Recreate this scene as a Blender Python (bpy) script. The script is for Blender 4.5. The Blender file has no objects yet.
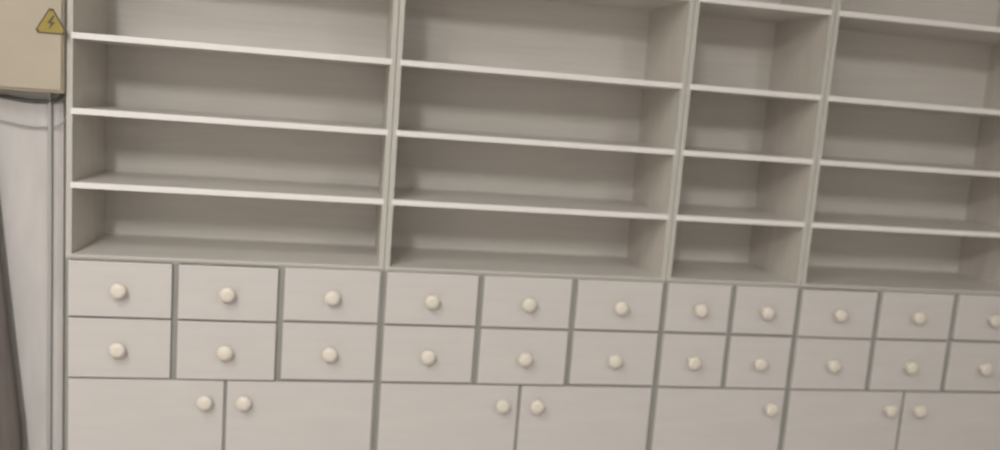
import bpy, bmesh, math, random
import numpy as np
from mathutils import Matrix, Vector
random.seed(4)
D=2.3
def rot(yaw,pitch,roll):
    M=Matrix.Rotation(yaw,3,'Z')@Matrix.Rotation(math.pi/2+pitch,3,'X')@Matrix.Rotation(roll,3,'Z')
    return np.array(M)
names=['cx','cz','yaw','pitch','roll','f','X1','X2','X3','X4','S0','S1','S2','S3','M','B','dep']
p0=np.array([.93,1.42,-.16,-.12,0.05,760,.95,1.85,2.35,3.2,1.9,1.6,1.4,1.2,.83,.65,.37])
DU,DV=-1.5,-2.2
def obs(p):
    q=dict(zip(names,p)); q['X0']=0.; q['K']=1.0
    L=[]
    cols={'X0':([73,70,68,67,65,62],[33,110,184,258,320,380]),
     'X1':([398,395,391,388,384,379],[63,133,203,269,326,384]),
     'X2':([690,681,675,668,664,658],[86,152,216,278.5,333.5,388]),
     'X3':([830,816,808,803,799,788],[99,161,224,286.5,339.5,391])}
    for c,(us,vs) in cols.items():
        for r,u,v in zip(['S1','S2','S3','K','M','B'],us,vs):
            L.append((q[c],0,q[r],u,v,1))
    L.append((q['X2'],0,q['S0'],697,0,1)); L.append((q['X3'],0,q['S0'],838,12,1))
    w=q['X4']-q['X3']
    L.append((q['X3']+w/3,0,q['K'],883,290,1));L.append((q['X3']+2*w/3,0,q['K'],959,292,1))
    L.append((q['X3']+w/2,0,q['B'],905,393,1))
    kn=[[(117,291),(228,295),(333,298)],[(432,301),(529,304),(619,306)],[(702,311),(768,312)],[(842,317),(923,320),(999,322)]]
    kn2=[[(115,354),(225,356),(329,356)],[(428,358),(523,359),(613,361)],[(697,365),(760,367)],[(835,367),(912,371),(990,371)]]
    XX=[q['X0'],q['X1'],q['X2'],q['X3'],q['X4']]
    for kk,za,zb in ((kn,q['K'],q['M']),(kn2,q['M'],q['B'])):
        for ui,row in enumerate(kk):
            for i,(u,v) in enumerate(row):
                L.append((XX[ui]+(XX[ui+1]-XX[ui])*(i+.5)/len(row),-.03,(za+zb)/2-.002,u,v,.8))
    for nm,t,v in (('S0',.72,26),('S1',.78,110.5),('S2',.83,174.5),('S3',.86,235.5),('K',.88,293)):
        L.append((q['X3']+w*t,0,q[nm],None,v,.6))
    L.append((.018,q['dep'],1.0,110,239,.5));L.append((q['X2']-.02,q['dep'],1.0,632,260,.5));L.append((q['X3']-.02,q['dep'],1.0,757,268,.5))
    return q,L
def resid(p):
    q,L=obs(p); R=rot(q['yaw'],q['pitch'],q['roll']); C=np.array([q['cx'],-D,q['cz']]); out=[]
    for X,Y,Z,u,v,w in L:
        c=R.T@(np.array([X,Y,Z])-C)
        if u is not None: out.append(w*(500+q['f']*c[0]/-c[2]-u-DU))
        out.append(w*(225-q['f']*c[1]/-c[2]-v-DV))
    out.append((q['f']-755)*0.02)
    return np.array(out)
p=p0.copy()
for it in range(40):
    r=resid(p); J=np.zeros((len(r),len(p)))
    for i in range(len(p)):
        h=1e-5*max(1,abs(p[i])); pp=p.copy(); pp[i]+=h; J[:,i]=(resid(pp)-r)/h
    s=np.linalg.lstsq(J,-r,rcond=None)[0]; p=p+s
q,_=obs(p)
X=[0]+[float(q[k]) for k in ('X1','X2','X3','X4')]
S0,S1,S2,S3,K,M,B,dep=[float(q[k]) for k in ['S0','S1','S2','S3','K','M','B','dep']]
dep*=1.15

def mat(name,col,rough=.5,var=0.0,scale=(1,1,1),col2=None,bump=0,metal=0,nscale=6):
    m=bpy.data.materials.new(name); m.use_nodes=True; nt=m.node_tree; b=nt.nodes['Principled BSDF']
    b.inputs['Roughness'].default_value=rough; b.inputs['Metallic'].default_value=metal
    tc=nt.nodes.new('ShaderNodeTexCoord'); mp=nt.nodes.new('ShaderNodeMapping'); mp.inputs['Scale'].default_value=scale
    n=nt.nodes.new('ShaderNodeTexNoise'); n.inputs['Scale'].default_value=nscale; n.inputs['Detail'].default_value=6
    cr=nt.nodes.new('ShaderNodeValToRGB'); c2=col2 or tuple(max(0,c*(1-var)) for c in col)
    cr.color_ramp.elements[0].position=.3; cr.color_ramp.elements[0].color=(*c2,1)
    cr.color_ramp.elements[1].position=.7; cr.color_ramp.elements[1].color=(*col,1)
    L=nt.links; L.new(tc.outputs['Object'],mp.inputs['Vector']); L.new(mp.outputs[0],n.inputs['Vector']); L.new(n.outputs['Fac'],cr.inputs['Fac']); L.new(cr.outputs[0],b.inputs['Base Color'])
    if bump:
        bp=nt.nodes.new('ShaderNodeBump'); bp.inputs['Strength'].default_value=bump; bp.inputs['Distance'].default_value=.002
        L.new(n.outputs['Fac'],bp.inputs['Height']); L.new(bp.outputs[0],b.inputs['Normal'])
    return m
LAM=mat('pale_laminate',(.72,.695,.655),.36,.08,(1.2,6,22),bump=.03,nscale=3)
LAMV=mat('pale_laminate_side',(.70,.66,.61),.42,.08,(6,6,1.0),nscale=5)
FR=mat('drawer_front_laminate',(.64,.618,.605),.45,.05,(1.5,5,14),nscale=3)
EDGE=mat('white_edge_band',(.86,.85,.84),.35,.03)
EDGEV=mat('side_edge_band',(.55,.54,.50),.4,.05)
FRAME=mat('grey_frame',(.34,.34,.32),.5,.1)
KNOB=mat('cream_ceramic',(.78,.73,.65),.35,.03)
WALL=mat('wall_paint',(.60,.585,.56),.8,.1,bump=.1)
CEIL=mat('ceiling_paint',(.8,.79,.77),.9,.05)
FLOOR=mat('floor_tile',(.40,.365,.33),.4,.2)
BEIGE=mat('beige_enamel',(.46,.41,.32),.45,.06)

def box(name,x0,x1,y0,y1,z0,z1,m,parent=None,bev=.0):
    me=bpy.data.meshes.new(name); bm=bmesh.new(); bmesh.ops.create_cube(bm,size=1)
    c=Vector(((x0+x1)/2,(y0+y1)/2,(z0+z1)/2))
    for v in bm.verts: v.co=Vector((v.co.x*(x1-x0),v.co.y*(y1-y0),v.co.z*(z1-z0)))
    if bev: bmesh.ops.bevel(bm,geom=bm.edges[:],offset=bev,segments=2,affect='EDGES',profile=.6)
    bm.to_mesh(me); bm.free(); me.materials.append(m)
    o=bpy.data.objects.new(name,me); bpy.context.collection.objects.link(o)
    if parent: o.parent=parent; o.location=c-parent.location
    else: o.location=c
    return o
def empty(name,loc):
    e=bpy.data.objects.new(name,None); e.location=loc; e.empty_display_size=.1; bpy.context.collection.objects.link(e); return e
def lathe(name,prof,loc,m,parent,seg=28):
    me=bpy.data.meshes.new(name); bm=bmesh.new(); rings=[]
    for r,h in prof:
        if r<1e-6: rings.append([bm.verts.new((0,-h,0))])
        else: rings.append([bm.verts.new((r*math.cos(2*math.pi*i/seg),-h,r*math.sin(2*math.pi*i/seg))) for i in range(seg)])
    for a,b in zip(rings,rings[1:]):
        for i in range(seg):
            j=(i+1)%seg
            if len(a)==1: bm.faces.new((a[0],b[j],b[i]))
            elif len(b)==1: bm.faces.new((a[i],a[j],b[0]))
            else: bm.faces.new((a[i],a[j],b[j],b[i]))
    bmesh.ops.recalc_face_normals(bm,faces=bm.faces[:])
    for f in bm.faces: f.smooth=True
    bm.to_mesh(me); bm.free(); me.materials.append(m)
    o=bpy.data.objects.new(name,me); bpy.context.collection.objects.link(o)
    o.parent=parent; o.location=Vector(loc)-parent.location
    return o
KP=[(0,0),(.013,0),(.013,.003),(.009,.006),(.008,.012),(.011,.015),(.0165,.018),(.0200,.021),(.0200,.024),(.0165,.0275),(.008,.029),(0,.0295)]

T=.014; TOP=2.42
def unit(x0,x1,ncol,ndoor,name='shelf_cabinet'):
    x0+=.0008; x1-=.0008
    e=empty(name,((x0+x1)/2,0,0)); fy=0.0
    for s,(a,b) in (('side_panel_left',(x0,x0+T)),('side_panel_right',(x1-T,x1))):
        box(s,a,b,fy+.003,dep+.012,0,TOP,LAMV,e)
        box(s+'_edge_band',a,b,fy-.001,fy+.003,K-.012,TOP,EDGEV,e)
        box(s+'_base_edge',a,b,fy+.001,fy+.003,0,K-.012,FRAME,e)
    xi0,xi1=x0+T,x1-T
    box('back_panel',xi0,xi1,dep,dep+.01,.08,TOP-T,LAM,e)
    box('top_board',xi0,xi1,fy,dep,TOP-T,TOP,LAM,e)
    for z in (S0,S1,S2,S3):
        box('shelf',xi0,xi1,fy+.004,dep,z-.014,z,LAM,e)
        box('shelf_edge_band',xi0-.004,xi1+.004,fy-.0015,fy+.0039,z-.0145,z+.0005,EDGE,e,.0008)
    box('counter_board',xi0,xi1,fy+.004,dep,K-.014,K,LAM,e)
    box('counter_edge_band',x0,x1,fy-.004,fy+.0029,K-.008,K,EDGEV,e,.001)
    for z in (M,B):
        box('rail',xi0,xi1,fy+.004,dep-.02,z-.009,z+.009,FRAME,e)
    box('bottom_board',xi0,xi1,.02,dep,.08,.098,LAM,e)
    box('plinth',xi0,xi1,.03,.046,0,.08,FRAME,e)
    w=(x1-x0)/ncol
    for i in range(1,ncol):
        xx=x0+w*i
        box('drawer_divider',xx-.009,xx+.009,fy+.003,dep-.02,B+.009,K-.014,FRAME,e)
    for r,(zt,zb) in enumerate(((K-.013,M+.002),(M-.004,B+.003))):
        for i in range(ncol):
            a=x0+w*i+.0085; b=x0+w*(i+1)-.0085
            dz=random.uniform(-.0035,.0015); dy=random.uniform(-.004,.001)
            box('drawer_front',a,b,fy-.006+dy,fy+.0025,zb+max(dz,-.002 if r else -.0035),zt+min(dz,0),FR,e,.0015)
            lathe('drawer_knob',KP,((a+b)/2+random.uniform(-.003,.003),fy-.006+dy,(zt+zb)/2-.001),KNOB,e)
    wd=(x1-x0)/ndoor
    for i in range(ndoor):
        a=x0+wd*i+(.009 if i==0 else .0045); b=x0+wd*(i+1)-(.009 if i==ndoor-1 else .0045)
        box('cabinet_door',a,b,fy-.006,fy+.0008,.085,B-.004,FR,e,.0015)
        kx = (b-.045) if (i==0) else (a+.045)
        lathe('door_knob',KP,(kx,fy-.006,B-.058),KNOB,e)
    if ndoor==2: box('door_stile',x0+wd-.012,x0+wd+.012,fy+.001,fy+.02,.098,B-.009,FRAME,e)
    return e
unit(X[0],X[1],3,2); unit(X[1],X[2],3,2); unit(X[2],X[3],2,1); unit(X[3],X[4],3,2)
W4=X[4]
unit(W4,W4+.9,3,2)

RX0,RX1,RY0,RY1,RZ=-1.3,W4+1.6,-6.0,dep+.014,2.95
box('floor',RX0,RX1,RY0,RY1,-.1,0,FLOOR)
box('ceiling',RX0,RX1,RY0,RY1,RZ,RZ+.1,CEIL)
box('wall_back',RX0,RX1,RY1,RY1+.1,0,RZ,WALL)
box('wall_front',RX0,RX1,RY0-.1,RY0,0,RZ,WALL)
box('wall_left',RX0-.1,RX0,RY0,RY1,0,RZ,WALL)
box('wall_right',RX1,RX1+.1,RY0,RY1,0,RZ,WALL)
BZ=S1-.15
box('wall_pillar',-.23,-.018,.05,RY1-.001,0,RZ,mat('pillar_paint',(.60,.585,.575),.6,.16,(3,3,.7),bump=.1),None,.015)
me=bpy.data.meshes.new('dark_folded_sheet'); bm=bmesh.new(); NX,NZ=60,30; G=[]  # stand-in for an unidentified dark brown area, folded sheet widening towards the bottom
CT=BZ-.05
for j in range(NZ+1):
    t=j/NZ; z=CT*(1-t)+.02*t; xr=-.188+.080*min(1,(t/.62))**1.1; row=[]
    for i in range(NX+1):
        s=i/NX; x=-.85+(xr+.85)*s
        y=.012+(.006+.012*t)*math.sin(s*44+.5*math.sin(3*t))+.002*math.sin(9*t+s*7)
        row.append(bm.verts.new((x,y,z)))
    G.append(row)
for j in range(NZ):
    for i in range(NX):
        f=bm.faces.new((G[j][i],G[j][i+1],G[j+1][i+1],G[j+1][i])); f.smooth=True
bm.to_mesh(me); bm.free(); me.materials.append(mat('dark_brown_matte',(.16,.14,.13),.9,.2,(10,10,1)))
cu=bpy.data.objects.new('dark_folded_sheet',me); bpy.context.collection.objects.link(cu)
sm=cu.modifiers.new('thick','SOLIDIFY'); sm.thickness=.003
eb=empty('electrical_box',(-.27,.03,BZ))
box('housing',-.52,-.001,-.02,.048,BZ,BZ+.75,BEIGE,eb,.004)
box('lid',-.516,-.004,-.025,-.02,BZ+.006,BZ+.744,BEIGE,eb,.003)
def tri(name,cx,cz,s,y,th,m,parent):
    me=bpy.data.meshes.new(name); bm=bmesh.new()
    P=[]
    for k in range(3):
        a=math.radians(90+120*k); R=s*.577
        for da in (-.13,.13): P.append((R*.93*math.cos(a+da),R*.93*math.sin(a+da)))
    f=[bm.verts.new((x,-th,z)) for x,z in P]; g=[bm.verts.new((x,0,z)) for x,z in P]
    bm.faces.new(f[::-1]); bm.faces.new(g)
    for i in range(6): bm.faces.new((f[i],f[(i+1)%6],g[(i+1)%6],g[i]))
    bmesh.ops.recalc_face_normals(bm,faces=bm.faces[:]); bm.to_mesh(me); bm.free(); me.materials.append(m)
    o=bpy.data.objects.new(name,me); bpy.context.collection.objects.link(o); o.parent=parent; o.location=Vector((cx,y,cz))-parent.location
YEL=mat('sign_yellow',(.34,.26,.05),.5,.05); BLK=mat('sign_black',(.09,.075,.045),.5,.05)
sx,sz=-.027,BZ+.163
sg=empty('warning_sign',(sx,-.0252,sz))
tri('black_border',sx,sz,.070,-.0253,.001,BLK,sg); tri('yellow_field',sx,sz,.059,-.0262,.001,YEL,sg)
me=bpy.data.meshes.new('lightning_bolt'); bm=bmesh.new()
pts=[(.004,.022),(-.008,.002),(0,.002),(-.005,-.014),(.009,.006),(.001,.006),(.008,.022)]
bm.faces.new([bm.verts.new((x*1.1,0,z*.95)) for x,z in pts]); r_=bmesh.ops.extrude_face_region(bm,geom=bm.faces[:])
for v in r_['geom']:
    if isinstance(v,bmesh.types.BMVert): v.co.y-=.0006
bmesh.ops.recalc_face_normals(bm,faces=bm.faces[:]); bm.to_mesh(me); bm.free(); me.materials.append(BLK)
o=bpy.data.objects.new('lightning_bolt',me); bpy.context.collection.objects.link(o); o.parent=sg; o.location=(0,-.0021,0)
def cable(pts,r,m,name='power_cable'):
    c=bpy.data.curves.new(name,'CURVE'); c.dimensions='3D'; c.bevel_depth=r; c.bevel_resolution=3
    s=c.splines.new('BEZIER'); s.bezier_points.add(len(pts)-1)
    for b,p_ in zip(s.bezier_points,pts): b.co=p_; b.handle_left_type=b.handle_right_type='AUTO'
    o=bpy.data.objects.new(name,c); bpy.context.collection.objects.link(o)
    c.materials.append(m)
CB=mat('dark_cable',(.10,.10,.10),.5,.1); CW=mat('grey_cable',(.34,.34,.34),.5,.1)
cable([(-.02,.03,BZ+.01),(-.025,.035,BZ-.012),(-.07,.04,BZ-.024),(-.17,.04,BZ-.018),(-.26,.04,BZ-.016),(-.3,.04,BZ+.01)],.0045,CB)
cable([(-.012,.03,BZ+.01),(-.015,.035,BZ-.07),(-.06,.04,BZ-.088),(-.17,.04,BZ-.078),(-.3,.04,BZ-.06),(-.36,.04,BZ+.01)],.002,CW)
cable([(-.05,.04,BZ+.01),(-.049,.042,BZ-.3),(-.05,.042,.6),(-.05,.042,.02)],.005,mat('conduit_grey',(.46,.46,.46),.5,.1),'conduit_pipe')

EM=bpy.data.materials.new('tube_glow'); EM.use_nodes=True; b=EM.node_tree.nodes['Principled BSDF']; b.inputs['Emission Color'].default_value=(1,.96,.9,1); b.inputs['Emission Strength'].default_value=6
def lamp(x,y,P):
    e=empty('ceiling_lamp',(x,y,RZ))
    box('housing',x-.09,x+.09,y-.6,y+.6,RZ-.05,RZ,CEIL,e,.005)
    for s in (-.045,.045): box('tube',x+s-.013,x+s+.013,y-.57,y+.57,RZ-.08,RZ-.054,EM,e,.008)
    l=bpy.data.lights.new('tube_light','AREA'); l.shape='RECTANGLE'; l.size=.16; l.size_y=1.15; l.energy=P; l.color=(1,.96,.915)
    o=bpy.data.objects.new('tube_light',l); bpy.context.collection.objects.link(o); o.parent=e; o.location=(0,0,-.085)
lamp(-.3,-1.9,28); lamp(-.3,-3.9,108); lamp(2.6,-3.9,38)  # second left-hand fixture added in the row to soften the shelf shadows
w=bpy.data.worlds.new('World'); bpy.context.scene.world=w; w.use_nodes=True; w.node_tree.nodes['Background'].inputs[0].default_value=(.5,.5,.5,1); w.node_tree.nodes['Background'].inputs[1].default_value=.3
cd=bpy.data.cameras.new('camera'); cam=bpy.data.objects.new('camera',cd); bpy.context.collection.objects.link(cam)
R=Matrix(rot(q['yaw'],q['pitch'],q['roll']).tolist()).to_4x4()
cam.matrix_world=Matrix.Translation((q['cx'],-D,q['cz']))@R
cd.sensor_width=36; cd.lens=36*q['f']/1000; cd.clip_start=.02
cd.dof.use_dof=True; cd.dof.focus_distance=1.65; cd.dof.aperture_fstop=1.6
bpy.context.scene.camera=cam
bpy.context.scene.view_settings.view_transform='Standard'
